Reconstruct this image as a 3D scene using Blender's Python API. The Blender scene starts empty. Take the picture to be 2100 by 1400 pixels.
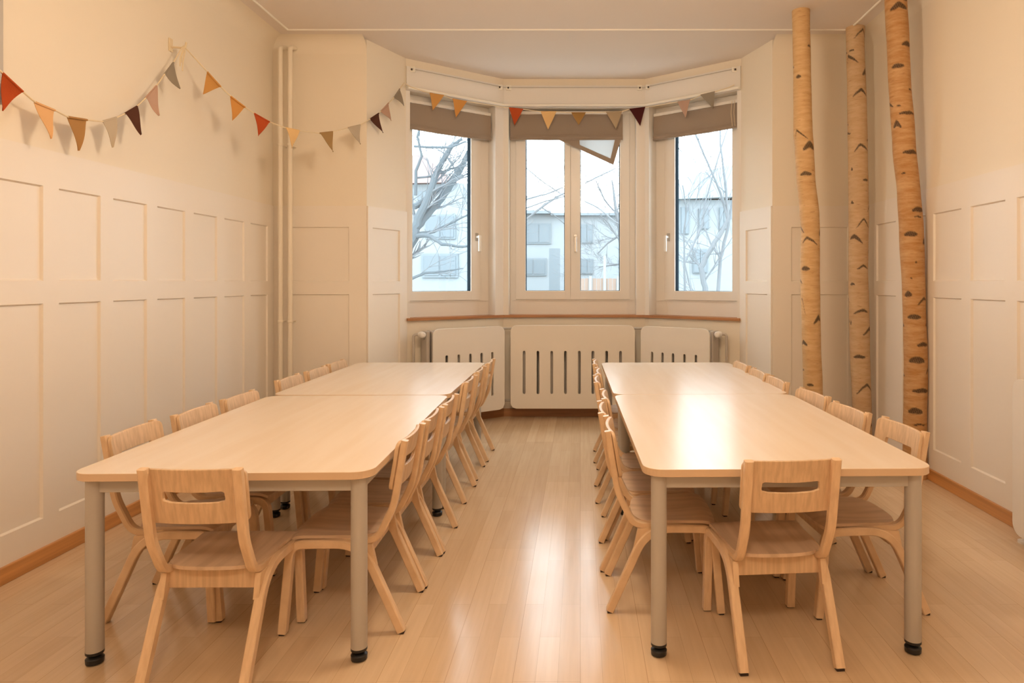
import bpy, bmesh, math, random
from mathutils import Vector, Matrix
random.seed(7)
C = bpy.context.scene.collection
PI = math.pi
# ------------------------------------------------------------------ camera, world, fill lamps, exposure
F, CX, CY, H = 1365.0, 1190.0, 578.0, 1.2       # focal length in px, vanishing point, eye height
cd = bpy.data.cameras.new('camera'); cam = bpy.data.objects.new('camera', cd); C.objects.link(cam)
cam.location = (0, 0, H); cam.rotation_euler = (PI/2, 0, 0)
cd.sensor_width = 36; cd.lens = F/2100*36
cd.shift_x = -(CX-1050)/2100; cd.shift_y = -(700-CY)/2100
cd.clip_start = .02; cd.clip_end = 300
bpy.context.scene.camera = cam
vs = bpy.context.scene.view_settings
vs.view_transform = 'Standard'; vs.look = 'None'; vs.gamma = 1; vs.use_curve_mapping = False; vs.exposure = 0.22
w = bpy.data.worlds.new('overcast_sky'); bpy.context.scene.world = w; w.use_nodes = True
wb = w.node_tree.nodes['Background']
wb.inputs[0].default_value = (.93, .975, 1.0, 1); wb.inputs[1].default_value = 6.0
FILL_POWER = 46
FILL_COLOR = (1.0, .80, .58)

# ------------------------------------------------------------------ helpers
def at(px, py, y): return Vector(((px-CX)/F*y, y, H-(py-CY)/F*y))
def mat(name, col, rough=.6, spec=.5, metal=0, noise=None, bump=None, grain=None, coord='Object'):
    m = bpy.data.materials.new(name); m.use_nodes = True
    nt = m.node_tree; b = nt.nodes['Principled BSDF']
    b.inputs['Base Color'].default_value = (*col, 1); b.inputs['Roughness'].default_value = rough
    b.inputs['Specular IOR Level'].default_value = spec; b.inputs['Metallic'].default_value = metal
    def tex(scale, stretch, detail=3):
        tc = nt.nodes.new('ShaderNodeTexCoord'); mp = nt.nodes.new('ShaderNodeMapping')
        mp.inputs['Scale'].default_value = stretch
        n = nt.nodes.new('ShaderNodeTexNoise'); n.inputs['Scale'].default_value = scale; n.inputs['Detail'].default_value = detail
        nt.links.new(tc.outputs[coord], mp.inputs[0]); nt.links.new(mp.outputs[0], n.inputs[0]); return n
    if grain:      # (scale, stretch, dark factor)
        n = tex(grain[0], grain[1], 4)
        r = nt.nodes.new('ShaderNodeValToRGB'); d = grain[2]
        r.color_ramp.elements[0].position = .35; r.color_ramp.elements[1].position = .65
        r.color_ramp.elements[0].color = (col[0]*d, col[1]*d*.97, col[2]*d*.93, 1); r.color_ramp.elements[1].color = (*col, 1)
        nt.links.new(n.outputs['Fac'], r.inputs[0]); nt.links.new(r.outputs[0], b.inputs['Base Color'])
    if bump:
        n = tex(bump[0], bump[2] if len(bump) > 2 else (1,1,1))
        bp = nt.nodes.new('ShaderNodeBump'); bp.inputs['Strength'].default_value = bump[1]; bp.inputs['Distance'].default_value = .01
        nt.links.new(n.outputs['Fac'], bp.inputs['Height']); nt.links.new(bp.outputs[0], b.inputs['Normal'])
    return m
def link(name, me, m, parent=None, smooth=False):
    o = bpy.data.objects.new(name, me); C.objects.link(o)
    for q in (m if isinstance(m, (list, tuple)) else [m]): me.materials.append(q)
    if smooth:
        for p in me.polygons: p.use_smooth = True
        try: me.set_sharp_from_angle(angle=math.radians(38))
        except Exception: pass
    if parent: o.parent = parent
    return o
def obj(name, bm, m, parent=None, smooth=False):
    me = bpy.data.meshes.new(name); bmesh.ops.recalc_face_normals(bm, faces=bm.faces); bm.to_mesh(me); bm.free()
    return link(name, me, m, parent, smooth)
def thing(name, label, cat, loc=(0,0,0), rotz=0, group=None):
    o = bpy.data.objects.new(name, None); C.objects.link(o); o.empty_display_size = .1
    o.location = loc; o.rotation_euler = (0, 0, rotz); o['label'] = label; o['category'] = cat
    if group: o['group'] = group
    return o
def tag(o, label, cat, group=None):
    o['label'] = label; o['category'] = cat
    if group: o['group'] = group
    return o
def struct(name, bm, m, label=None, smooth=False):
    o = obj(name, bm, m, None, smooth); o['kind'] = 'structure'
    if label: o['label'] = label
    return o
def box(bm, a, b, M=None, bev=0):
    a, b = Vector(a), Vector(b)
    r = bmesh.ops.create_cube(bm, size=1); vs_ = r['verts']
    s = b-a; c = (a+b)/2
    for v in vs_: v.co = Vector((v.co.x*s.x, v.co.y*s.y, v.co.z*s.z))+c
    if bev:
        es = list({e for v in vs_ for e in v.link_edges})
        nb = bmesh.ops.bevel(bm, geom=es, offset=bev, segments=2, affect='EDGES', profile=.6)
        vs_ = list({v for f in nb['faces'] for v in f.verts} | {v for v in vs_ if v.is_valid})
    if M:
        for v in vs_: v.co = M @ v.co
def prism(bm, poly, z0, z1, M=None):
    lo = [bm.verts.new((x, y, z0)) for x, y in poly]; hi = [bm.verts.new((x, y, z1)) for x, y in poly]
    n = len(poly); bm.faces.new(lo[::-1]); bm.faces.new(hi)
    for i in range(n): bm.faces.new((lo[i], lo[(i+1) % n], hi[(i+1) % n], hi[i]))
    if M:
        for v in lo+hi: v.co = M @ v.co
def frames(pts, up=None):
    T = []
    for i in range(len(pts)):
        a = pts[max(i-1, 0)]; b = pts[min(i+1, len(pts)-1)]; T.append((b-a).normalized())
    n = (up or (Vector((0,0,1)) if abs(T[0].z) < .9 else Vector((1,0,0))))
    out = []
    for t in T:
        n = (n - t*n.dot(t)).normalized(); out.append((t, n, t.cross(n)))
    return out
def tube(bm, pts, r, seg=10, cap=True):
    pts = [Vector(p) for p in pts]; rs = r if isinstance(r, (list, tuple)) else [r]*len(pts)
    rings = []
    for p, q, (t, n, bn) in zip(pts, rs, frames(pts)):
        rings.append([bm.verts.new(p+(n*math.cos(2*PI*k/seg)+bn*math.sin(2*PI*k/seg))*q) for k in range(seg)])
    for a, b in zip(rings, rings[1:]):
        for k in range(seg): bm.faces.new((a[k], a[(k+1) % seg], b[(k+1) % seg], b[k]))
    if cap: bm.faces.new(rings[0][::-1]); bm.faces.new(rings[-1])
def lathe(bm, prof, c=(0,0,0), seg=20, M=None):
    c = Vector(c); rings = []
    for r, z in prof:
        rings.append([bm.verts.new(Vector((r*math.cos(2*PI*k/seg), r*math.sin(2*PI*k/seg), z))+c) for k in range(seg)])
    for a, b in zip(rings, rings[1:]):
        for k in range(seg): bm.faces.new((a[k], a[(k+1) % seg], b[(k+1) % seg], b[k]))
    bm.faces.new(rings[0][::-1]); bm.faces.new(rings[-1])
    if M:
        for rg in rings:
            for v in rg: v.co = M @ v.co
def fillet(pts, radii, n=6):
    out = [Vector(pts[0])]
    for i in range(1, len(pts)-1):
        p0, p, p1 = Vector(pts[i-1]), Vector(pts[i]), Vector(pts[i+1])
        a = (p0-p).normalized(); b = (p1-p).normalized(); r = radii[i-1]
        ang = a.angle(b)
        if r <= 0 or ang > PI-.02: out.append(p); continue
        d = min(r/math.tan(ang/2), (p0-p).length*.49, (p1-p).length*.49)
        s, e = p+a*d, p+b*d
        for k in range(n+1):
            t = k/n; out.append(s*(1-t)**2+p*2*t*(1-t)+e*t*t)
    out.append(Vector(pts[-1])); return out
def bent(bm, path, xs, wx, th, ch=.003):
    """bent laminated strip: path in (y,z), lateral centre xs(y), width wx, thickness th"""
    P = [Vector((xs(p.x) if callable(xs) else xs, p.x, p.y)) for p in path]
    X = Vector((1,0,0)); rings = []
    for i, p in enumerate(P):
        a = P[max(i-1, 0)]; b = P[min(i+1, len(P)-1)]; t = (b-a).normalized(); n = t.cross(X).normalized()
        hw, ht = wx/2, th/2
        sec = [(-hw+ch,-ht),(hw-ch,-ht),(hw,-ht+ch),(hw,ht-ch),(hw-ch,ht),(-hw+ch,ht),(-hw,ht-ch),(-hw,-ht+ch)]
        rings.append([bm.verts.new(p+X*u+n*v) for u, v in sec])
    for a, b in zip(rings, rings[1:]):
        for k in range(8): bm.faces.new((a[k], a[(k+1) % 8], b[(k+1) % 8], b[k]))
    bm.faces.new(rings[0][::-1]); bm.faces.new(rings[-1])
def rrect(x0, y0, x1, y1, r, n=6):
    out = []
    for cx, cy, a0 in ((x1-r, y0+r, -PI/2), (x1-r, y1-r, 0), (x0+r, y1-r, PI/2), (x0+r, y0+r, PI)):
        for k in range(n+1):
            a = a0+PI/2*k/n; out.append((cx+r*math.cos(a), cy+r*math.sin(a)))
    return out
def sheet(loops, th, bevel=.002):
    """flat board in x,y with holes (first loop outer), thickness along z centred; returns bmesh"""
    cu = bpy.data.curves.new('tmp', 'CURVE'); cu.dimensions = '2D'; cu.fill_mode = 'BOTH'
    cu.extrude = th/2-bevel; cu.bevel_depth = bevel; cu.bevel_resolution = 1; cu.offset = -bevel
    for lp in loops:
        s = cu.splines.new('POLY'); s.points.add(len(lp)-1); s.use_cyclic_u = True
        for p, q in zip(s.points, lp): p.co = (q[0], q[1], 0, 1)
    o = bpy.data.objects.new('tmp', cu); C.objects.link(o)
    dg = bpy.context.evaluated_depsgraph_get()
    me = bpy.data.meshes.new_from_object(o.evaluated_get(dg))
    bm = bmesh.new(); bm.from_mesh(me)
    bmesh.ops.remove_doubles(bm, verts=bm.verts, dist=.0002)
    bpy.data.objects.remove(o); bpy.data.curves.remove(cu); bpy.data.meshes.remove(me)
    return bm
def dup(root, loc, rotz, label, group=None):
    r = root.copy(); C.objects.link(r); r.location = loc; r.rotation_euler = (0, 0, rotz); r['label'] = label
    if group: r['group'] = group
    for ch in list(root.children):
        c = ch.copy(); C.objects.link(c); c.parent = r
        for g in list(ch.children):
            d = g.copy(); C.objects.link(d); d.parent = c
    return r

# ------------------------------------------------------------------ materials
M = {}
M['wall'] = mat('wall_paint', (.87, .775, .635), .55, .35, bump=(60, .04))
M['wain'] = mat('wainscot_paint', (.87, .785, .68), .38, .45, bump=(18, .03))
M['ceil'] = mat('ceiling_paint', (.82, .73, .65), .7, .2, bump=(40, .04))
M['white'] = mat('white_lacquer', (.84, .79, .73), .35, .5)
M['bright'] = mat('white_plastic_lit', (.9, .9, .88), .25)
M['bead'] = mat('plaster_bead', (.92, .87, .78), .5, .3)
M['base'] = mat('orange_baseboard_wood', (.66, .31, .10), .35, .5, grain=(7, (1, .12, 6), .75))
M['sillw'] = mat('sill_and_shaded_base_wood', (.48, .22, .09), .4, .5, grain=(9, (.3, .3, 5), .75))
M['chair'] = mat('beech_plywood', (.76, .53, .325), .42, .45, grain=(55, (1.6, 1.6, .08), .82), bump=(60, .02, (2, 2, .2)))
M['bentw'] = mat('bent_beech', (.82, .585, .37), .4, .45, grain=(40, (2.2, .4, .4), .88))
M['seatw'] = mat('seat_plywood', (.72, .52, .36), .45, .4, grain=(26, (1.6, .12, 1), .84))
M['glide'] = mat('brown_rubber', (.035, .018, .012), .6)
M['black'] = mat('black_plastic', (.012, .012, .013), .35)
M['top'] = mat('maple_laminate', (.84, .71, .57), .27, .5, grain=(8, (2.2, .18, 1), .97))
M['edge'] = mat('maple_edge_band', (.74, .535, .35), .4)
M['steel'] = mat('grey_powder_coat', (.52, .48, .43), .4, .5)
M['blind'] = mat('taupe_linen', (.36, .285, .225), .9, .1, bump=(260, .25))
def translucent(name, col):
    m = bpy.data.materials.new(name); m.use_nodes = True; nt = m.node_tree; nt.nodes.clear()
    o = nt.nodes.new('ShaderNodeOutputMaterial'); mx = nt.nodes.new('ShaderNodeMixShader'); d = nt.nodes.new('ShaderNodeBsdfDiffuse'); t = nt.nodes.new('ShaderNodeBsdfTranslucent')
    d.inputs[0].default_value = (*col, 1); t.inputs[0].default_value = (*col, 1); mx.inputs[0].default_value = .65
    nt.links.new(d.outputs[0], mx.inputs[1]); nt.links.new(t.outputs[0], mx.inputs[2]); nt.links.new(mx.outputs[0], o.inputs[0]); return m
M['lining'] = translucent('white_lining_cloth', (.72, .72, .72))
M['gasket'] = mat('dark_gasket', (.018, .028, .038), .9, .05)
M['chrome'] = mat('brushed_metal', (.5, .48, .45), .3, .5, 1)
M['rad'] = mat('radiator_enamel_shaded', (.52, .46, .40), .35)  # white enamel browned: shade behind the cover slots put into its colour
M['cover'] = mat('cover_board_lacquer', (.84, .78, .70), .4)
M['cord'] = mat('cream_cord', (.80, .66, .45), .85)
def glass():
    m = bpy.data.materials.new('window_glass'); m.use_nodes = True; nt = m.node_tree; nt.nodes.clear()
    o = nt.nodes.new('ShaderNodeOutputMaterial'); mx = nt.nodes.new('ShaderNodeMixShader')
    t = nt.nodes.new('ShaderNodeBsdfTransparent'); g = nt.nodes.new('ShaderNodeBsdfGlossy')
    t.inputs[0].default_value = (.93, .98, 1, 1); g.inputs['Roughness'].default_value = .02; mx.inputs[0].default_value = .06
    nt.links.new(t.outputs[0], mx.inputs[1]); nt.links.new(g.outputs[0], mx.inputs[2]); nt.links.new(mx.outputs[0], o.inputs[0]); return m
M['glass'] = glass()
def floor_mat():
    m = bpy.data.materials.new('maple_strip_parquet'); m.use_nodes = True; nt = m.node_tree; b = nt.nodes['Principled BSDF']; N = nt.nodes.new; L = nt.links.new
    tc = N('ShaderNodeTexCoord'); sp = N('ShaderNodeSeparateXYZ'); cb = N('ShaderNodeCombineXYZ')
    L(tc.outputs['Object'], sp.inputs[0]); L(sp.outputs['Y'], cb.inputs['X']); L(sp.outputs['X'], cb.inputs['Y'])
    def brick(wd, ht, c1, c2, off, mort):
        k = N('ShaderNodeTexBrick'); k.inputs['Scale'].default_value = 1; k.inputs['Brick Width'].default_value = wd; k.inputs['Row Height'].default_value = ht
        k.inputs['Mortar Size'].default_value = mort; k.inputs['Mortar Smooth'].default_value = .3
        k.inputs['Color1'].default_value = c1; k.inputs['Color2'].default_value = c2; k.inputs['Mortar'].default_value = (.56, .39, .25, 1)
        k.offset = off; k.offset_frequency = 2; k.squash = 1; L(cb.outputs[0], k.inputs['Vector']); return k
    k1 = brick(.62, .068, (.76, .57, .38, 1), (.70, .51, .33, 1), .37, .0006)
    k2 = brick(2.0, .204, (1, 1, 1, 1), (.91, .90, .89, 1), .5, .0009)
    k2.inputs['Mortar'].default_value = (.78, .73, .69, 1)
    mu = N('ShaderNodeMixRGB'); mu.blend_type = 'MULTIPLY'; mu.inputs[0].default_value = 1; L(k1.outputs[0], mu.inputs[1]); L(k2.outputs[0], mu.inputs[2])
    mp = N('ShaderNodeMapping'); mp.inputs['Scale'].default_value = (26, 1.3, 1); L(tc.outputs['Object'], mp.inputs[0])
    n = N('ShaderNodeTexNoise'); n.inputs['Scale'].default_value = 2.2; n.inputs['Detail'].default_value = 5; L(mp.outputs[0], n.inputs[0])
    rp = N('ShaderNodeValToRGB'); rp.color_ramp.elements[0].color = (.945, .93, .915, 1); rp.color_ramp.elements[1].color = (1.03, 1.03, 1.03, 1)
    rp.color_ramp.elements[0].position = .3; rp.color_ramp.elements[1].position = .7; L(n.outputs['Fac'], rp.inputs[0])
    m2 = N('ShaderNodeMixRGB'); m2.blend_type = 'MULTIPLY'; m2.inputs[0].default_value = 1; L(mu.outputs[0], m2.inputs[1]); L(rp.outputs[0], m2.inputs[2])
    L(m2.outputs[0], b.inputs['Base Color'])
    n2 = N('ShaderNodeTexNoise'); n2.inputs['Scale'].default_value = 5; L(tc.outputs['Object'], n2.inputs[0])
    mr = N('ShaderNodeMapRange'); mr.inputs['To Min'].default_value = .16; mr.inputs['To Max'].default_value = .24; L(n2.outputs['Fac'], mr.inputs[0]); L(mr.outputs[0], b.inputs['Roughness'])
    bp = N('ShaderNodeBump'); bp.inputs['Strength'].default_value = .08; bp.inputs['Distance'].default_value = .004; L(k1.outputs['Fac'], bp.inputs['Height']); bp.invert = True; L(bp.outputs[0], b.inputs['Normal'])
    b.inputs['Specular IOR Level'].default_value = .52
    return m
M['floor'] = floor_mat()

# ------------------------------------------------------------------ room shell
XL, XR, YB, ZC, Y0 = -2.31, 2.14, 5.0, 3.02, -2.2
A, B, Cc, D, E, Fp = (-1.604, 5.0), (-1.42, 5.42), (-.69, 5.97), (.58, 5.97), (1.31, 5.42), (1.443, 5.0)
B2, C2, D2, E2 = (-1.60, 5.66), (-.79, 6.27), (.68, 6.27), (1.49, 5.66)
SILL, LINT = .88, 2.77
bm = bmesh.new(); prism(bm, [(XL-.2, Y0-.2), (XR+.2, Y0-.2), (XR+.2, 5.3), (1.6, 5.66), D2, C2, (-1.75, 5.66), (XL-.2, 5.3)], -.1, 0); struct('floor', bm, M['floor'], 'pale maple strip parquet running towards the bay')
bm = bmesh.new(); box(bm, (XL-.2, Y0-.2, ZC), (XR+.2, 6.6, ZC+.1)); struct('ceiling', bm, M['ceil'])
bm = bmesh.new(); box(bm, (XL-.2, Y0-.2, 0), (XL, 5.3, ZC)); struct('wall_left', bm, M['wall'])
bm = bmesh.new(); box(bm, (XR, Y0-.2, 0), (XR+.2, 5.3, ZC)); struct('wall_right', bm, M['wall'])
bm = bmesh.new(); box(bm, (XL, Y0-.2, 0), (XR, Y0, ZC)); struct('wall_front', bm, M['wall'])
bm = bmesh.new(); prism(bm, [(XL, 5.0), A, B, B2, (-1.78, 5.3), (XL, 5.3)], 0, ZC); struct('wall_back_left', bm, M['wall'])
bm = bmesh.new(); prism(bm, [Fp, (XR, 5.0), (XR, 5.3), (1.66, 5.3), E2, E], 0, ZC); struct('wall_back_right', bm, M['wall'])
for nm, q in (('wall_bay_left', (B, Cc, C2, B2)), ('wall_bay_centre', (Cc, D, D2, C2)), ('wall_bay_right', (D, E, E2, D2))):
    bm = bmesh.new(); prism(bm, q, 0, SILL); prism(bm, q, LINT, ZC)
    if nm == 'wall_bay_centre': pass
    struct(nm, bm, M['wall'])
dl = Vector((Cc[0]-B[0], Cc[1]-B[1])).normalized(); nl = Vector((-dl.y, dl.x))         # left diagonal: along, outward
dr = Vector((D[0]-E[0], D[1]-E[1])).normalized(); nr = Vector((dr.y, -dr.x))           # right diagonal from E to D
def pl(o, d, n, u, w_): return (o[0]+d.x*u+n.x*w_, o[1]+d.y*u+n.y*w_)
OL, OR = .832, .872
bm = bmesh.new(); prism(bm, [pl(B, dl, nl, OL, 0), Cc, (-.643, 5.97), (-.643, 6.27), C2, pl(B, dl, nl, OL, .3)], SILL, LINT); struct('trim_1', bm, M['white'], 'white corner post left of the middle window')
bm = bmesh.new(); prism(bm, [(.503, 5.97), D, pl(E, dr, nr, OR, 0), pl(E, dr, nr, OR, .3), D2, (.503, 6.27)], SILL, LINT); struct('trim_2', bm, M['white'], 'white corner post right of the middle window')
bm = bmesh.new(); prism(bm, [B, pl(B, dl, nl, .035, 0), pl(B, dl, nl, .035, .3), B2], SILL, LINT); struct('trim_3', bm, M['white'])
bm = bmesh.new(); prism(bm, [pl(E, dr, nr, .035, 0), E, E2, pl(E, dr, nr, .035, .3)], SILL, LINT); struct('trim_4', bm, M['white'])
# head fascia boards over the bay windows
def off(p, q, d):   # inward offset of segment
    v = Vector((q[0]-p[0], q[1]-p[1])).normalized(); n = Vector((v.y, -v.x)); return n*d
def mitred(path, d):
    """offset open polyline to the room side by d"""
    out = []
    for i, p in enumerate(path):
        ns = []
        if i > 0: ns.append(off(path[i-1], p, 1))
        if i < len(path)-1: ns.append(off(p, path[i+1], 1))
        n = sum(ns, Vector((0, 0))).normalized(); k = d/max(.3, n.dot(ns[0])); out.append((p[0]+n.x*k, p[1]+n.y*k))
    return out
BAY = [B, Cc, D, E]
def bay_strip(bm, d0, d1, z0, z1, path=BAY):
    a, b = mitred(path, d0), mitred(path, d1)
    for i in range(len(path)-1): prism(bm, [a[i], a[i+1], b[i+1], b[i]][::-1], z0, z1)
bm = bmesh.new(); bay_strip(bm, 0.0, .018, 2.76, 2.955); struct('trim_5', bm, M['white'], 'white fascia board over the three bay windows')
bm = bmesh.new()
a, b = mitred([B, Cc, D, E], .035), mitred([B, Cc, D, E], -.125)
for i in range(3): prism(bm, [a[i], a[i+1], b[i+1], b[i]][::-1], .883, .905)
struct('trim_6', bm, M['sillw'], 'brown wooden window sill edge round the bay')
# plaster bead on the ceiling and quarter round cove
bm = bmesh.new(); g = .20
for p, q in (((XL+g, Y0+.3), (XL+g, YB-g)), ((XL+g, YB-g), (XR-g, YB-g)), ((XR-g, YB-g), (XR-g, Y0+.3))):
    tube(bm, [(p[0], p[1], ZC+.001), (q[0], q[1], ZC+.001)], .009, 8)
struct('trim_7', bm, M['bead'], 'thin plaster bead line round the ceiling')
def cove(bm, p, q, n, r=.11, seg=8):
    p, q, n = Vector((*p, 0)), Vector((*q, 0)), Vector((*n, 0)); prev = None
    prof = [(0, -r)]+[(r-r*math.cos(PI/2*k/seg), -r+r*math.sin(PI/2*k/seg)) for k in range(1, seg+1)]
    rows = [[bm.verts.new(P+n*a+Vector((0, 0, ZC+b))) for P in (p, q)] for a, b in prof]
    c = [bm.verts.new(P+Vector((0, 0, ZC))) for P in (p, q)]
    for r0, r1 in zip(rows, rows[1:]): bm.faces.new((r0[0], r0[1], r1[1], r1[0]))
bm = bmesh.new()
cove(bm, (XL, Y0), (XL, YB), (1, 0)); cove(bm, (XR, Y0), (XR, YB), (-1, 0)); cove(bm, (XL, YB), A, (0, -1)); cove(bm, Fp, (XR, YB), (0, -1))
struct('trim_8', bm, M['wall'], 'rounded cove between walls and ceiling', True)

# ------------------------------------------------------------------ wainscot: framed panels
def wainscot(name, o, d, n, L, holes, top=1.77, z0=0.0, th=.013, cap=True, label=None):
    """o: start (x,y); d along, n into the room; holes: (u0,u1) columns; rows fixed"""
    rows = [(.19, 1.108), (1.205, 1.612)]
    us = sorted({0, L, *[h for c in holes for h in c]}); vs_ = sorted({z0, top, *[r for c in rows for r in c]})
    bm = bmesh.new()
    def P(u, v, k): return bm.verts.new((o[0]+d[0]*u+n[0]*k, o[1]+d[1]*u+n[1]*k, v))
    for i in range(len(us)-1):
        for j in range(len(vs_)-1):
            um, vm = (us[i]+us[i+1])/2, (vs_[j]+vs_[j+1])/2
            hole = any(a < um < b for a, b in holes) and any(a < vm < b for a, b in rows)
            u0, u1, v0, v1 = us[i], us[i+1], vs_[j], vs_[j+1]
            if not hole:
                bm.faces.new((P(u0, v0, th), P(u1, v0, th), P(u1, v1, th), P(u0, v1, th)))
            else:
                k, s = .002, .006
                R = [(u0, v0), (u1, v0), (u1, v1), (u0, v1)]; I = [(u0+s, v0+s), (u1-s, v0+s), (u1-s, v1-s), (u0+s, v1-s)]
                bm.faces.new([P(a_, b_, k) for a_, b_ in I])
                for q in range(4):
                    r_ = (q+1) % 4
                    bm.faces.new((P(*R[q], th), P(*R[r_], th), P(*I[r_], k), P(*I[q], k)))
    bm.faces.new((P(0, top, th), P(L, top, th), P(L, top, 0), P(0, top, 0)))
    bm.faces.new((P(0, z0, th), P(0, top, th), P(0, top, 0), P(0, z0, 0))); bm.faces.new((P(L, z0, th), P(L, top, th), P(L, top, 0), P(L, z0, 0)))
    bmesh.ops.remove_doubles(bm, verts=bm.verts, dist=.0003)
    return struct(name, bm, M['wain'], label)
wainscot('trim_9', (XL, Y0), (0, 1), (1, 0), YB-Y0, [(2.933+.341*k-Y0, 3.188+.341*k-Y0) for k in range(-14, 6)], label='white panelled wainscot on the left wall')
wainscot('trim_10', (XR, Y0), (0, 1), (-1, 0), YB-Y0, [(3.716+.385*k-Y0, 4.012+.385*k-Y0) for k in range(-14, 3)], label='white panelled wainscot on the right wall')
wainscot('trim_11', (XL, YB), (1, 0), (0, -1), A[0]-XL, [(.12, .577)], label='white wainscot panel beside the heating pipes')
wainscot('trim_12', (Fp[0], YB), (1, 0), (0, -1), XR-Fp[0], [(.139, .564)], label='white wainscot panel behind the birch trunks')
da = Vector((B[0]-A[0], B[1]-A[1])); la = da.length; da.normalize()
wainscot('trim_13', A, da, (da.y, -da.x), la, [(.05, la-.09)], label='white wainscot on the left bay reveal')
db = Vector((Fp[0]-E[0], Fp[1]-E[1])); lb = db.length; db.normalize()
wainscot('trim_14', E, db, (db.y, -db.x), lb, [(.09, lb-.05)], label='white wainscot on the right bay reveal')
# baseboards
bm = bmesh.new(); box(bm, (XL, Y0, 0), (XL+.028, YB, .068), bev=.004); struct('baseboard_left', bm, M['base'])
bm = bmesh.new(); box(bm, (XR-.028, Y0, 0), (XR, YB, .068), bev=.004); struct('baseboard_right', bm, M['base'])
bm = bmesh.new(); box(bm, (XL+.028, YB-.028, 0), (A[0], YB, .068)); box(bm, (Fp[0], YB-.028, 0), (XR-.028, YB, .068)); struct('baseboard_back', bm, M['base'])
bm = bmesh.new(); bay_strip(bm, 0, .026, 0, .068, [A, B, Cc, D, E, Fp]); struct('baseboard_bay_shaded', bm, M['sillw'])  # darker sill wood paints in the shade under the radiators
# board above the wainscot at the very left of the view
bm = bmesh.new(); box(bm, (XL, 2.30, 1.90), (XL+.030, 2.63, ZC-.1)); struct('trim_15', bm, M['steel'], 'grey upright board at the left edge of the photo')

# ------------------------------------------------------------------ windows
def wmat(o, d, n): return Matrix(((d.x, n.x, 0, o[0]), (d.y, n.y, 0, o[1]), (0, 0, 1, 0), (0, 0, 0, 1)))   # local (u, w, z)
def ring(bm, u0, u1, z0, z1, s, w0, w1, bev=.003, sb=None, st=None, sr=None):
    sb, st, sr = sb or s, st or s, sr or s
    box(bm, (u0, w0, z0), (u0+s, w1, z1), bev=bev); box(bm, (u1-sr, w0, z0), (u1, w1, z1), bev=bev)
    box(bm, (u0+s-.002, w0+.0005, z0), (u1-sr+.002, w1, z0+sb), bev=bev); box(bm, (u0+s-.002, w0+.0005, z1-st), (u1-sr+.002, w1, z1), bev=bev)
def window(name, o, d, n, fr, sashes, label):
    """fr=(u0,u1); sashes: list of (u0,u1,glass u0,glass u1, handle u or None)"""
    R = bpy.data.objects.new(name, None); C.objects.link(R); R['kind'] = 'structure'; R['label'] = label
    R.matrix_world = wmat(o, d, n)
    u0, u1 = fr
    bm = bmesh.new()
    fa, fb = sashes[0][0]+.02, sashes[-1][1]-.02
    box(bm, (u0, .125, .905), (fa, .20, 2.79), bev=.003); box(bm, (fb, .125, .905), (u1, .20, 2.79), bev=.003)
    if len(sashes) > 1: c_ = sashes[0][1]; box(bm, (c_-.02, .14, 1.0), (c_+.02, .20, 2.75))
    box(bm, (fa-.01, .126, .905), (fb+.01, .20, 1.05)); box(bm, (fa-.01, .126, 2.70), (fb+.01, .20, 2.79))
    box(bm, (u0+.02, .115, 1.030), (u1-.02, .126, 1.037))
    obj('window_frame', bm, M['white'], R)
    for s0, s1, g0, g1, h in sashes:
        bm = bmesh.new(); ring(bm, s0, s1, 1.040, 2.745, g0-s0, .110, .175, sb=.080, st=.085, sr=s1-g1)
        S = obj('sash', bm, M['white'], R)
        bm = bmesh.new(); e = .005; z0, z1 = 1.118, 2.662
        box(bm, (g0-.001, .124, z0), (g0+e, .174, z1)); box(bm, (g1-e, .124, z0), (g1+.001, .174, z1)); box(bm, (g0, .150, z0), (g1, .174, z0+e)); box(bm, (g0, .150, z1-e), (g1, .174, z1))
        obj('gasket', bm, M['gasket'], S)
        bm = bmesh.new(); box(bm, (g0, .158, z0), (g1, .166, z1)); obj('pane', bm, M['glass'], S)
        if h is not None:
            bm = bmesh.new(); hz = 1.60
            box(bm, (h-.014, .102, hz-.035), (h+.014, .110, hz+.035), bev=.002); R2 = obj('handle', bm, M['chrome'], S)
            tube_ = bmesh.new(); tube(tube_, [(h, .104, hz), (h, .058, hz)], .011, 10)
            box(tube_, (h-.012, .044, hz-.130), (h+.012, .062, hz+.013), bev=.006)
            obj('handle_lever', tube_, M['chrome'] if len(sashes) > 1 else M['bright'], S)  # side levers coloured whiter in place of window light falling on them
    return R
window('window_1', B, dl, nl, (.035, .832), [(.022+.02, .745, .103, .650, .705)], 'left bay window with white frame and a handle')
window('window_3', E, dr, nr, (.035, .872), [(.045, .775, .128, .672, .735)], 'right bay window with white frame and a handle')
o2 = (-.643, 5.97)
def uc(px, w_=.12): return (px-CX)/F*(5.97+w_)-o2[0]
window('window_2', o2, Vector((1, 0)), Vector((0, 1)), (0, 1.146),
       [(uc(1058), uc(1170)-.001, uc(1078), uc(1158), None), (uc(1170)+.001, uc(1291), uc(1190), uc(1271), uc(1180))], 'middle bay window with two narrow casements')

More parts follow.
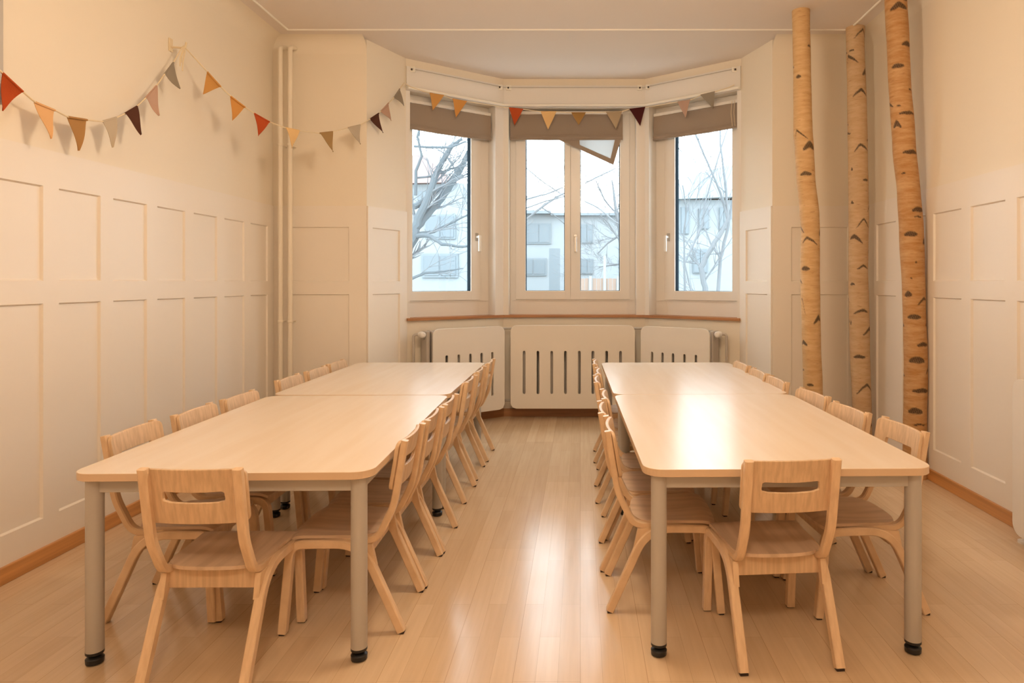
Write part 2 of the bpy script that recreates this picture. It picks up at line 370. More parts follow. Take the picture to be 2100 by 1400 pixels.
# ------------------------------------------------------------------ blinds
def blind(o, d, n, u0, u1, z0, z1, label, sag=.006):
    R = thing('roman_blind', label, 'blind', (0,0,0), 0, 'taupe roman blinds in the bay'); R.matrix_world = wmat(o, d, n)
    bm = bmesh.new(); N_ = 18
    for k, (w0, zt, zb) in enumerate(((.072, z1, z0+.012), (.085, z1-.01, z0+.03), (.060, z0+.045, z0))):
        cols = []
        for i in range(N_+1):
            t = i/N_; u = u0+(u1-u0)*t; wv = .004*math.sin(t*17+k)+.003*math.sin(t*41)
            s = sag*math.sin(PI*t); bow = [(-.0, zt), (.010, zt-(zt-zb)*.5), (.0, zb)]
            cols.append([(bm.verts.new((u, w0-b_+wv, z_-s)), bm.verts.new((u, w0-b_+wv+.004, z_-s))) for b_, z_ in bow])
        for a_, b_ in zip(cols, cols[1:]):
            for j in range(2):
                for q in (0, 1): bm.faces.new((a_[j][q], b_[j][q], b_[j+1][q], a_[j+1][q]))
            bm.faces.new((a_[0][0], b_[0][0], b_[0][1], a_[0][1])); bm.faces.new((a_[2][0], b_[2][0], b_[2][1], a_[2][1]))
        for c in (cols[0], cols[-1]):
            for j in range(2): bm.faces.new((c[j][0], c[j+1][0], c[j+1][1], c[j][1]))
    obj('fabric', bm, M['blind'], R, True)
    bm = bmesh.new(); box(bm, (u0, .062, z1-.004), (u1, .098, z1+.022), bev=.003); obj('headrail', bm, M['white'], R)
    bm = bmesh.new(); tube(bm, [(u0, .056, z0+.004-0), ((u0+u1)/2, .056, z0+.004-sag), (u1, .056, z0+.004)], .006, 8); obj('hem_rod', bm, M['blind'], R)
    return R
blind(B, dl, nl, .045, .822, 2.465, 2.690, 'taupe linen blind gathered at the top of the left bay window')
rb = blind(E, dr, nr, .045, .862, 2.475, 2.690, 'taupe linen blind gathered at the top of the right bay window')
cb_ = blind(o2, Vector((1, 0)), Vector((0, 1)), .006, uc(1277, .06), 2.487, 2.725, 'taupe linen blind of the middle window with a loose corner hanging down', .002)
# loose hanging corner
def ploc(px, py, w_=.05):
    p = at(px, py, 5.97+w_); return (p.x-o2[0], w_, p.z)
bm = bmesh.new(); out = [ploc(1138, 283, .066), ploc(1258, 338, .040), ploc(1274, 284, .056)]
def slab(bm, pts, th):
    a = [bm.verts.new(p) for p in pts]; b = [bm.verts.new((p[0], p[1]+th, p[2])) for p in pts]; n_ = len(pts)
    bm.faces.new(a); bm.faces.new(b[::-1])
    for i in range(n_): bm.faces.new((a[i], a[(i+1) % n_], b[(i+1) % n_], b[i]))
inn = [ploc(1188, 283, .0615), ploc(1189, 297, .0565), ploc(1252, 325, .0425), ploc(1262, 283, .0565)]
for q in ([out[0], inn[1], inn[0]], [out[0], out[1], inn[2], inn[1]], [out[1], out[2], inn[3], inn[2]]): slab(bm, q, .004)
obj('loose_corner', bm, M['blind'], cb_)
bm = bmesh.new(); slab(bm, [(x, y+.001, z) for x, y, z in inn], .0015); obj('lining', bm, M['lining'], cb_)
for (Rb, x_) in ((rb, .075), (rb, .10)):
    bm = bmesh.new(); tube(bm, [(x_, .045, 2.70), (x_+.008, .045, 2.6), (x_-.002, .047, 2.49)], .0022, 6); obj('pull_cord', bm, M['cord'], Rb)
# rail and tension wire over the windows
m3 = mitred([B, Cc, D, E], .040); m4 = mitred([B, Cc, D, E], .034)
bm = bmesh.new(); tube(bm, [(x, y, 2.775) for x, y in m3], .013, 12); tag(obj('curtain_rail', bm, M['bead'], None, True), 'white curtain rail bent round the bay above the windows', 'curtain rail')
R = thing('tension_wire', 'thin curtain wire strung on small brackets above the white rail', 'wire', (0, 0, 0))
bm = bmesh.new(); tube(bm, [(m4[0][0]+.03, m4[0][1]+.025, 2.935)]+[(x, y, 2.935) for x, y in m4[1:3]]+[(m4[3][0]-.03, m4[3][1]+.025, 2.935)], .0028, 6); obj('wire', bm, M['steel'], R)
for (x, y) in (pl(B, dl, nl, .05, -.02), pl(B, dl, nl, .87, -.02), (-.64, 5.945), (.53, 5.945), pl(E, dr, nr, .87, -.02), pl(E, dr, nr, .05, -.02)):
    bm = bmesh.new(); box(bm, (x-.022, y-.010, 2.910), (x+.022, y+.004, 2.955), bev=.003); tube(bm, [(x, y-.008, 2.925), (x, y-.030, 2.925)], .007, 8)
    obj('bracket', bm, M['bead'], R)
    bm = bmesh.new(); lathe(bm, [(.008, 0), (.008, .004)], (0,0,0), 8, Matrix.Translation((x, y-.031, 2.925)) @ Matrix.Rotation(PI/2, 4, 'X')); obj('screw', bm, M['glide'], R)

# ------------------------------------------------------------------ radiators and slotted covers
def cover(o, d, n, u0, u1, z0, z1, slots, zs0, zs1, w_, label, rot=0, depth=.018):
    T_ = bpy.data.objects.new('radiator_cover', None); C.objects.link(T_); tag(T_, label, 'radiator cover', 'slotted white radiator covers'); T_.matrix_world = wmat(o, d, n)
    bm = sheet([rrect(u0, z0, u1, z1, .055, 8)]+[rrect(s-.0115, zs0, s+.0115, zs1, .011, 4) for s in slots], depth)
    for v in bm.verts: v.co = Vector((v.co.x, w_+v.co.z, v.co.y))
    obj('front_board', bm, M['cover'], T_)
    for u in (u0+.09, u1-.09):
        bm = bmesh.new(); box(bm, (u-.015, w_+depth/2, z1-.07), (u+.015, w_+.033, z1-.04), bev=.002); obj('bracket', bm, M['chrome'], T_)
    return T_
def radiator(o, d, n, u0, u1, z0, z1, w0, w1, label, valve=None):
    T_ = bpy.data.objects.new('radiator', None); C.objects.link(T_); tag(T_, label, 'radiator', 'column radiators behind the covers'); T_.matrix_world = wmat(o, d, n)
    bm = bmesh.new(); k = int((u1-u0)/.045); st = (u1-u0)/k
    for i in range(k):
        u = u0+st*(i+.5)
        box(bm, (u-.016, w0, z0), (u+.016, w1, z1), bev=.010)
    box(bm, (u0, (w0+w1)/2-.015, z0+.04), (u1, (w0+w1)/2+.015, z0+.07)); box(bm, (u0, (w0+w1)/2-.015, z1-.07), (u1, (w0+w1)/2+.015, z1-.04))
    obj('body', bm, M['rad'], T_)
    return T_
cu0, cu1 = (1047-CX)/F*5.80-o2[0], (1302-CX)/F*5.80-o2[0]
sl = [(p-CX)/F*5.80-o2[0] for p in (1075, 1103.3, 1131.5, 1159.7, 1188, 1216, 1244, 1272.5)]
one = Vector((1, 0)); oy = Vector((0, 1))
cover(o2, one, oy, cu0, cu1, .098, .823, sl, .225, .600, -.17, 'wide white slotted radiator cover under the middle window')
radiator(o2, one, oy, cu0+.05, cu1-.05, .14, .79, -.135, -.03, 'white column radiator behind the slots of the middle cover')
def udiag(o, d, n, px, w_):     # u on a diagonal plane offset w_ seen at column px
    ox, oy_ = o[0]+n.x*w_, o[1]+n.y*w_; k = (px-CX)/F
    return (k*oy_-ox)/(d.x-k*d.y)
wl = -.17
ul0, ul1 = udiag(B, dl, nl, 887, wl), udiag(B, dl, nl, 1034, wl)
cover(B, dl, nl, ul0, ul1, .098, .818, [udiag(B, dl, nl, p, wl) for p in (915.5, 940, 964, 987, 1009)], .225, .600, wl, 'white slotted radiator cover under the left bay window')
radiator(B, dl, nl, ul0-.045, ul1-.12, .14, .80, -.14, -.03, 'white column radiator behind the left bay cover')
ur0, ur1 = udiag(E, dr, nr, 1315, wl), udiag(E, dr, nr, 1456, wl)
ra, rb_ = min(ur0, ur1), max(ur0, ur1)
cover(E, dr, nr, ra, rb_, .098, .818, [udiag(E, dr, nr, p, wl) for p in (1338, 1359.5, 1381, 1404.5, 1428)], .225, .600, wl, 'white slotted radiator cover under the right bay window')
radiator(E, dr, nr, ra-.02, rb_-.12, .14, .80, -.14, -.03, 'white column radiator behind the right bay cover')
def valve(o, d, n, u, s, label):
    T_ = bpy.data.objects.new('radiator_valve', None); C.objects.link(T_); tag(T_, label, 'radiator valve', 'radiator valves in the bay'); T_.matrix_world = wmat(o, d, n)
    bm = bmesh.new(); lathe(bm, [(.010, 0), (.022, .004), (.026, .03), (.024, .062), (.014, .070)], (0,0,0), 14, Matrix.Translation((u, -.105, .775)) @ Matrix.Rotation(PI/2, 4, 'X') @ Matrix.Translation((0,0,-.01)))
    obj('thermostat_head', bm, M['white'], T_, True)
    bm = bmesh.new(); tube(bm, fillet([(u, -.095, .775), (u-s*.05, -.085, .775), (u-s*.05, -.085, .06), (u-s*.05, -.02, .06)], [.02, .03]), .011, 10); obj('supply_pipe', bm, M['rad'], T_, True)
    bm = bmesh.new(); tube(bm, [(u, -.085, .775), (u+s*.05, -.085, .775)], .012, 10); obj('collar', bm, M['chrome'], T_)
valve(E, dr, nr, ra-.055, 1, 'white thermostat valve right of the right bay radiator')
valve(B, dl, nl, ul0-.075, 1, 'white radiator valve left of the left bay radiator')
zz = 5.885
for i, (za, lab) in enumerate(((.79, 'upper white heating pipe joining the radiators behind the cover tops'), (.155, 'lower white heating pipe joining the radiators near the floor'))):
    bm = bmesh.new(); q = mitred([B, Cc, D, E], .085)
    p0 = pl(B, dl, nl, .55, -.085); p1 = pl(E, dr, nr, .55, -.085)
    tube(bm, fillet([(p0[0], p0[1], za), (q[1][0], q[1][1], za), (q[2][0], q[2][1], za), (p1[0], p1[1], za)], [.05, .05]), .010, 10)
    tag(obj('heating_pipe', bm, M['rad'], None, True), lab, 'pipe')
# radiator with cover on the right wall, at the edge of the view
T2 = cover((XR, 0), oy, Vector((1, 0)), 1.75, 3.03, .06, .765, [1.95+.14*i for i in range(8)], .19, .55, -.165, 'white radiator cover on the right wall, cut by the photo edge')
rd = radiator((XR, 0), oy, Vector((1, 0)), 1.85, 2.96, .13, .74, -.13, -.04, 'white radiator behind the cover on the right wall')
bm = bmesh.new(); tube(bm, [(XR-.095, 3.06, .02), (XR-.095, 3.06, .14)], .012, 10); lathe(bm, [(.012, 0), (.022, .005), (.022, .05), (.012, .055)], (XR-.095, 3.06, .14), 14); lathe(bm, [(.03, 0), (.03, .01)], (XR-.095, 3.06, 0), 14)
tag(obj('radiator_valve', bm, M['white'], None, True), 'small white valve on the floor pipe beside the right wall radiator', 'radiator valve')
bm = bmesh.new(); lathe(bm, [(.008, 0), (.010, .003), (.008, .012)], (0,0,0), 12, Matrix.Translation((XR-.013, 3.235, .475)) @ Matrix.Rotation(-PI/2, 4, 'Y'))
tag(obj('door_stop', bm, M['glide']), 'tiny dark knob on the right wall panelling', 'knob')
# heating pipes in the left corner
for px, lab in ((575, 'white vertical heating pipe nearest the left wall'), (595, 'white vertical heating pipe second from the left wall')):
    bm = bmesh.new(); x = (px-CX)/F*4.9
    tube(bm, fillet([(x, 4.9, 0), (x, 4.9, 2.925), (x, 5.02, 2.96)], [.03]), .017, 14)
    for zc in (.9, 2.2):
        lathe(bm, [(.019, 0), (.021, .004), (.021, .016), (.019, .02)], (x, 4.9, zc), 14); tube(bm, [(x, 4.9, zc+.01), (x, 5.0, zc+.01)], .005, 6)
    tag(obj('heating_pipe', bm, M['wall'], None, True), lab, 'pipe', 'pair of pipes in the left corner')

# ------------------------------------------------------------------ tables
def make_table(loc, rot, label, L=1.40, W=.93):
    T_ = thing('table', label, 'table', loc, rot, 'four grey legged tables in two rows')
    bm = bmesh.new(); pts = rrect(-W/2, 0, W/2, L, .065, 8); z0, z1 = .586, .610; bv = .001
    rings = []
    for s, z in ((bv, z0), (0, z0+bv), (0, z1-bv), (bv, z1)):
        rings.append([bm.verts.new((x-math.copysign(s, x), y+(s if y < L/2 else -s), z)) for x, y in pts])
    n_ = len(pts); f0 = bm.faces.new(rings[0][::-1]); f1 = bm.faces.new(rings[-1]); f1.material_index = 0; f0.material_index = 1
    for a_, b_ in zip(rings, rings[1:]):
        for k in range(n_): bm.faces.new((a_[k], a_[(k+1) % n_], b_[(k+1) % n_], b_[k])).material_index = 1
    obj('tabletop', bm, [M['top'], M['edge']], T_)
    q = .052
    bm = bmesh.new(); z0, z1 = .540, .586
    box(bm, (-W/2+q+.02, q-.012, z0), (W/2-q-.02, q+.013, z1), bev=.003); box(bm, (-W/2+q+.02, L-q-.013, z0), (W/2-q-.02, L-q+.012, z1), bev=.003)
    box(bm, (-W/2+q-.012, q+.02, z0), (-W/2+q+.013, L-q-.02, z1), bev=.003); box(bm, (W/2-q-.013, q+.02, z0), (W/2-q+.012, L-q-.02, z1), bev=.003)
    obj('frame', bm, M['steel'], T_)
    for sx in (-1, 1):
        for y in (q, L-q):
            x = sx*(W/2-q)
            bm = bmesh.new(); lathe(bm, [(.0245, .038), (.0255, .040), (.0255, .586)], (x, y, 0), 24); lg = obj('leg', bm, M['steel'], T_, True)
            bm = bmesh.new(); lathe(bm, [(.018, 0), (.025, .004), (.026, .018), (.020, .024), (.013, .026), (.013, .031), (.0257, .033), (.0259, .041), (.02, .042)], (x, y, 0), 20); obj('foot', bm, M['black'], lg, True)
    return T_
make_table((-1.115, 2.055, 0), math.radians(1.4), 'maple topped table at the near end of the left row, on grey legs', 1.412)
make_table((-1.152, 3.480, 0), math.radians(.3), 'maple topped table at the far end of the left row, by the bay', 1.40)
make_table((.667, 2.10, 0), math.radians(1.0), 'maple topped table at the near end of the right row, on grey legs')
make_table((.640, 3.502, 0), math.radians(.9), 'maple topped table at the far end of the right row, by the bay', 1.38)

# ------------------------------------------------------------------ chairs
def make_chair():
    T_ = thing('child_chair', '', 'chair', (0, 0, 0), 0)
    zr = .308; th, wd = .028, .029
    xl = lambda y: .152+.012*y
    full = fillet([(0, .0), (.135, zr), (.375, zr), (.402, .0)], [.14, .050], 10)
    # backrest with the hand slot
    PT, PB = .652, .484
    outer = []
    hw = .153
    base = rrect(-hw, PB, hw, PT, .022, 5)
    slot = [(-.088+.176*k/10, .552-.003*math.sin(PI*k/10)) for k in range(11)]
    slot = [(-.092, .562), (-.090, .556)]+slot[1:-1]+[(.090, .556), (.092, .562)]+[(.090, .580), (.084, .584)]+[(.084-.168*k/8, .584-.002*math.sin(PI*k/8)) for k in range(1, 8)]+[(-.084, .584), (-.090, .580)]
    bm = sheet([base, slot], .013, .002)
    for k in range(-7, 8):
        gm = bm.verts[:]+bm.edges[:]+bm.faces[:]
        bmesh.ops.bisect_plane(bm, geom=gm, plane_co=(k*.02, 0, 0), plane_no=(1, 0, 0), dist=1e-5)
    for v in bm.verts:
        x, z, t = v.co.x, v.co.y, v.co.z
        lean = (.655-z)*.169
        v.co = Vector((x, lean+.013-.020*(1-(x/hw)**2)+t, z))
    obj('backrest', bm, M['chair'], T_)
    # seat: dished plywood
    bm = bmesh.new(); nx, ny = 14, 12; grid = []
    for j in range(ny+1):
        t = j/ny; y = .098+.292*t; half = .142+.020*t
        row = []
        for i in range(nx+1):
            s = 2*i/nx-1
            yy = y-(.014*(1-s*s))*(1-t)**2+(-.012*abs(s)**4)*(t**4)+.020*abs(s)**6*(1-t)**6
            rr = half*(1-.05*(max(0, abs(2*t-1)-.8)/.2)**2)
            z = .330+.008*t-.007*math.cos(s*PI/2)*math.sin(PI*min(1, t*1.2))-.014*max(0, (t-.85)/.15)**2
            row.append((s*rr, yy, z))
        grid.append(row)
    up = [[bm.verts.new(p) for p in r] for r in grid]; dn = [[bm.verts.new((p[0], p[1], p[2]-.011)) for p in r] for r in grid]
    for j in range(ny):
        for i in range(nx):
            bm.faces.new((up[j][i], up[j][i+1], up[j+1][i+1], up[j+1][i])); bm.faces.new((dn[j][i], dn[j+1][i], dn[j+1][i+1], dn[j][i+1]))
    for i in range(nx): bm.faces.new((up[0][i], dn[0][i], dn[0][i+1], up[0][i+1])); bm.faces.new((up[ny][i], up[ny][i+1], dn[ny][i+1], dn[ny][i]))
    for j in range(ny): bm.faces.new((up[j][0], up[j+1][0], dn[j+1][0], dn[j][0])); bm.faces.new((up[j][nx], dn[j][nx], dn[j+1][nx], up[j+1][nx]))
    obj('seat', bm, M['seatw'], T_, True)
    for s in (-1, 1):
        # upright: top of back, down, round the seat corner and forward under the seat
        up_ = fillet([(-.008, .655), (.030, .43), (.088, .3125), (.215, .3125)], [.22, .065], 8)
        bm = bmesh.new(); bent(bm, up_, lambda y, s=s: s*(.138-.02*max(0, y-.05)), .028, .023, .004); obj('back_upright', bm, M['bentw'], T_, True)
        cut = min(range(len(full)), key=lambda i: abs(full[i].x-.24)+(9 if full[i].y < zr-.01 else 0))
        mid = Vector((.235, zr))
        rear = [p for p in full if p.x < .235]+[mid]; front = [mid]+[p for p in full if p.x >= .24]
        for path, fy in ((rear, 0.0), (front, .402)):
            bm = bmesh.new(); path = [Vector((p.x, max(p.y, .006))) for p in path]
            bent(bm, path, lambda y, s=s: s*xl(y), wd, th); lg = obj('leg', bm, M['bentw'], T_, True)
            x = s*xl(fy)
            bm = bmesh.new(); box(bm, (x-.013, fy-.009, 0), (x+.013, fy+.010, .0075), bev=.002); obj('foot_glide', bm, M['glide'], lg)
        bm = bmesh.new(); x = s*xl(.1)
        prism(bm, [(.096, .222), (.112, .297), (.175, .302), (.128, .268)], -.009, .009, Matrix(((0, 0, 1, x-s*.008), (1, 0, 0, -.010), (0, 1, 0, .006), (0, 0, 0, 1))))
        obj('gusset', bm, M['bentw'], T_)
    bm = bmesh.new(); box(bm, (-.142, .118, .250), (.142, .134, .312), bev=.003); obj('apron', bm, M['chair'], T_)
    bm = bmesh.new(); box(bm, (-.146, .352, .272), (.146, .366, .306), bev=.003); obj('apron', bm, M['chair'], T_)
    return T_
proto = make_chair(); first = [True]
def chair(x, y, rot, label, group):
    """x,y: middle of the line between the rear feet"""
    if first[0]:
        first[0] = False; r = proto; r.location = (x, y, 0); r.rotation_euler = (0, 0, rot); r['label'] = label; r['group'] = group; return r
    return dup(proto, (x, y, 0), rot, label, group)
R_ = math.radians
chair(-1.138, 1.950, R_(0.3), "child's wooden chair at the near end of the left table, back to camera", 'chairs at the near table ends')
chair(.651, 2.047, R_(4.6), "child's wooden chair at the near end of the right table, back to camera", 'chairs at the near table ends')
ordn = ['nearest the camera', 'second from the camera', 'third from the camera', 'just past the table seam', 'second from the bay', 'nearest the bay']
g1, g2, g3, g4 = 'chairs on the aisle side of the left row', 'chairs on the wall side of the left row', 'chairs on the aisle side of the right row', 'chairs on the wall side of the right row'
for (x, y, r), o_ in zip(((-.614, 2.432, 91), (-.612, 2.768, 90.5), (-.609, 3.103, 90), (-.623, 3.76, 89), (-.628, 4.18, 90), (-.622, 4.60, 90)), ordn):
    chair(x, y, R_(r), "child's chair on the aisle side of the left row, "+o_, g1)
for (x, y, r), o_ in zip(((-1.683, 2.50, -88), (-1.665, 2.87, -88), (-1.655, 3.23, -90), (-1.680, 3.83, -89), (-1.668, 4.20, -90), (-1.672, 4.56, -90)), ordn):
    chair(x, y, R_(r), "child's chair between left row and left wall, "+o_, g2)
for (x, y, r), o_ in zip(((.110, 2.575, -91), (.094, 2.915, -90.5), (.118, 3.255, -90), (.092, 3.765, -90), (.110, 4.11, -91), (.100, 4.575, -91)), ordn):
    chair(x, y, R_(r), "child's chair on the aisle side of the right row, "+o_, g3)
for (x, y, r), o_ in zip(((1.240, 2.56, 94), (1.180, 2.91, 96), (1.160, 3.31, 97), (1.118, 3.76, 91), (1.105, 4.10, 91), (1.092, 4.48, 92)), ordn):
    chair(x, y, R_(r), "child's chair between right row and birch trunks, "+o_, g4)

# ------------------------------------------------------------------ birch trunks
def bark(name, c1, c2):
    m = bpy.data.materials.new(name); m.use_nodes = True; nt = m.node_tree; b = nt.nodes['Principled BSDF']; N = nt.nodes.new; L = nt.links.new
    tc = N('ShaderNodeTexCoord'); mp = N('ShaderNodeMapping'); mp.inputs['Scale'].default_value = (3, 3, 14); L(tc.outputs['Object'], mp.inputs[0])
    n = N('ShaderNodeTexNoise'); n.inputs['Scale'].default_value = 3.0; n.inputs['Detail'].default_value = 6; n.inputs['Roughness'].default_value = .65; L(mp.outputs[0], n.inputs[0])
    r = N('ShaderNodeValToRGB'); r.color_ramp.elements[0].position = .36; r.color_ramp.elements[1].position = .66
    r.color_ramp.elements[0].color = (*c2, 1); r.color_ramp.elements[1].color = (*c1, 1); L(n.outputs['Fac'], r.inputs[0])
    mp2 = N('ShaderNodeMapping'); mp2.inputs['Scale'].default_value = (9, 9, 110); L(tc.outputs['Object'], mp2.inputs[0])
    n2 = N('ShaderNodeTexNoise'); n2.inputs['Scale'].default_value = 2; n2.inputs['Detail'].default_value = 2; L(mp2.outputs[0], n2.inputs[0])
    r2 = N('ShaderNodeValToRGB'); r2.color_ramp.elements[0].position = .27; r2.color_ramp.elements[1].position = .36; r2.color_ramp.elements[0].color = (.62, .5, .42, 1); r2.color_ramp.elements[1].color = (1, 1, 1, 1); L(n2.outputs['Fac'], r2.inputs[0])
    mu = N('ShaderNodeMixRGB'); mu.blend_type = 'MULTIPLY'; mu.inputs[0].default_value = .8; L(r.outputs[0], mu.inputs[1]); L(r2.outputs[0], mu.inputs[2])
    at_ = N('ShaderNodeAttribute'); at_.attribute_name = 'scar'
    mx = N('ShaderNodeMixRGB'); L(at_.outputs['Fac'], mx.inputs[0]); L(mu.outputs[0], mx.inputs[1]); mx.inputs[2].default_value = (.03, .016, .010, 1)
    L(mx.outputs[0], b.inputs['Base Color']); b.inputs['Roughness'].default_value = .62; b.inputs['Specular IOR Level'].default_value = .3
    bp = N('ShaderNodeBump'); bp.inputs['Strength'].default_value = .35; bp.inputs['Distance'].default_value = .004; L(n.outputs['Fac'], bp.inputs['Height']); L(bp.outputs[0], b.inputs['Normal'])
    return m
def interp(pts, y):
    if y <= pts[0][0]: return pts[0][1:]
    for a_, b_ in zip(pts, pts[1:]):
        if y <= b_[0]:
            t = (y-a_[0])/(b_[0]-a_[0]); t = t*t*(3-2*t)*.5+t*.5
            return tuple(p+(q-p)*t for p, q in zip(a_[1:], b_[1:]))
    return pts[-1][1:]
def trunk(pts, dep, marks, material, label):
    """pts: (row, centre column, width) read off the photo at distance dep; marks likewise"""
    sc = dep/F
    zs = lambda row: H-(row-CY)*sc
    tab = sorted([(zs(r), (c-CX)*sc, w_*sc/2) for r, c, w_ in pts])
    nz, na = 560, 108
    ms = []
    for k in marks:
        px, py, L_, R_k, dL, dR, th = k
        z = zs(py); cx, rad = interp(tab, z); s = max(-.97, min(.97, ((px-CX)*sc-cx)/rad))
        ms.append((math.asin(s), z, L_*sc, R_k*sc, dL*sc, dR*sc, th*sc*.5))
    rnd = random.Random(len(marks)*3+1)
    for k in range(16):
        ms.append((rnd.uniform(1.7, 4.6), rnd.uniform(.1, 2.9), rnd.uniform(.02, .05), rnd.uniform(.02, .05), rnd.uniform(0, .05), rnd.uniform(0, .05), rnd.uniform(.005, .012)))
    bm = bmesh.new(); lay = []
    rows = []; x0 = interp(tab, 0)[0]; top = ZC
    nn = lambda a_, b_: math.sin(a_*12.9+b_*3.1)*.5+math.sin(a_*31.7-b_*47.3)*.3+math.sin(b_*93.1+a_*7)*.2
    for j in range(nz+1):
        z = top*j/nz; cx, rad = interp(tab, z)
        rr = rad*(1+.012*math.sin(z*9+dep*5)+.008*math.sin(z*23+1))
        act = [m_ for m_ in ms if m_[1]-max(m_[4], m_[5])-m_[6]*2-.01 < z < m_[1]+m_[6]*2+.012]
        row = []
        for i in range(na):
            th_ = 2*PI*i/na
            val = 0.; bul = 0.
            for (t0, z0, L_, Rr, dL, dR, tk) in act:
                da_ = (th_-t0+PI) % (2*PI)-PI; s = da_*rad
                e, dd = (L_, dL) if s < 0 else (Rr, dR)
                q = abs(s)/max(e, .004)
                if q > 1.15: continue
                tk2 = tk*(1-.65*min(1, q)**2)+.0005
                zc = z0-dd*min(1, q)**1.25+.0028*nn(s*9, z*8+t0)
                dist = abs(z-zc)/tk2
                v_ = max(0, min(1, (1.35-dist)/.5))*max(0, min(1, (1.12-q)/.12))
                val = max(val, v_*(.82+.18*nn(s*40, z*60)))
            r2 = rr*(1+.015*math.sin(th_*2+z*3))-val*.0015
            row.append(bm.verts.new((cx+math.sin(th_)*r2, dep-math.cos(th_)*r2, z))); lay.append(max(0, min(1, val)))
        rows.append(row)
    for a_, b_ in zip(rows, rows[1:]):
        for i in range(na): bm.faces.new((a_[i], b_[i], b_[(i+1) % na], a_[(i+1) % na])[::-1])
    bm.faces.new(rows[0]); bm.faces.new(rows[-1][::-1])
    o = obj('birch_trunk', bm, material, None, True)
    at_ = o.data.attributes.new('scar', 'FLOAT', 'POINT'); at_.data.foreach_set('value', lay)
    return tag(o, label, 'tree trunk', 'three birch trunks in the right corner')
bk1 = bark('birch_bark_cream', (.70, .47, .24), (.58, .35, .155))
bk2 = bark('birch_bark_pale', (.66, .46, .27), (.56, .36, .19))
bk3 = bark('birch_bark_orange', (.60, .36, .17), (.46, .225, .075))
e_ = lambda x, y, w_, h_: (x, y, w_/2, w_/2, h_*.25, h_*.25, h_*1.05)
trunk([(-10, 1642, 37), (22, 1642.5, 36), (160, 1645, 35), (270, 1646.5, 38), (300, 1649, 38), (360, 1652, 36), (440, 1660, 38), (470, 1662, 37), (560, 1661, 38), (700, 1664, 38), (790, 1667, 38), (944, 1672, 40)], 4.47,
      [e_(1655, 99, 10, 4), e_(1633, 160, 10, 6), (1630, 270, 5, 21, 16, 18, 4), (1655, 299, 14, 12, 10, 8, 13), e_(1647, 358, 22, 7), e_(1678, 477, 6, 12),
       (1650, 488, 10, 21, 10, 14, 5), e_(1647, 550, 17, 8), (1640, 612, 2, 7, 0, 30, 4), (1673, 650, 11, 7, 12, 6, 10), (1645, 700, 6, 10, 6, 6, 8), e_(1656, 786, 13, 5), e_(1682, 724, 3, 18), e_(1660, 180, 3, 3), e_(1662, 190, 3, 4)],
      bk1, 'cream birch trunk with few scars, leftmost of the three trunks')
trunk([(40, 1754, 37), (100, 1754, 36), (190, 1757, 37), (300, 1759, 38), (440, 1761, 38), (560, 1760, 38), (700, 1763, 40), (850, 1768, 36), (921, 1770, 37)], 4.77,
      [(1763, 66, 18, 10, 18, 20, 4), e_(1741, 107, 10, 3), (1737, 117, 3, 20, 14, 16, 6), (1769, 150, 9, 4, 8, 8, 10), (1758, 189, 15, 13, 12, 10, 6), (1779, 283, 11, 3, 9, 2, 5), (1757, 300, 12, 17, 13, 11, 5),
       e_(1743, 348, 4, 6), e_(1768, 371, 13, 4), e_(1744, 416, 6, 5), (1779, 419, 12, 2, 16, 2, 4), (1764, 451, 15, 13, 18, 17, 4), (1747, 485, 10, 15, 5, 14, 8), (1778, 507, 5, 2, 12, 3, 5), (1763, 545, 12, 12, 7, 6, 4), e_(1744, 582, 10, 5), e_(1778, 595, 3, 3),
       (1761, 635, 17, 11, 7, 4, 5), (1778, 672, 18, 4, 13, 6, 7), e_(1741, 660, 3, 8), e_(1755, 729, 23, 6), (1770, 786, 20, 13, 19, 14, 5), (1782, 868, 16, 3, 13, 2, 5)],
      bk2, 'pale birch trunk with dark chevron scars, middle of the three trunks')
trunk([(-30, 1836, 43), (0, 1837, 43), (100, 1842, 43), (150, 1844, 43), (300, 1854, 43), (400, 1864, 44), (470, 1869, 46), (600, 1874, 44), (750, 1878, 45), (900, 1876, 45), (985, 1876, 47)], 4.10,
      [(1833, 18, 16, 18, 8, 7, 11), e_(1848, 6, 14, 5), e_(1859, 43, 4, 12), e_(1851, 96, 23, 9), e_(1832, 140, 23, 8), e_(1857, 188, 7, 3), e_(1835, 220, 8, 3), e_(1851, 236, 31, 6), (1833, 255, 8, 9, 7, 9, 11), e_(1858, 315, 31, 7), e_(1845, 357, 8, 3), e_(1881, 374, 4, 16),
       e_(1874, 431, 28, 9), e_(1872, 446, 16, 3), e_(1858, 480, 24, 9), e_(1887, 496, 10, 10), e_(1868, 538, 4, 3), e_(1860, 570, 4, 3), e_(1856, 602, 14, 10), (1886, 611, 15, 7, 13, 3, 6), e_(1865, 648, 25, 9), e_(1893, 665, 8, 6), e_(1883, 704, 26, 7), e_(1870, 735, 29, 12), (1895, 755, 7, 3, 8, 2, 6),
       e_(1879, 797, 34, 8), e_(1867, 838, 27, 11), e_(1896, 857, 4, 8), e_(1875, 866, 24, 3)],
      bk3, 'thick orange toned birch trunk, rightmost of the three trunks')

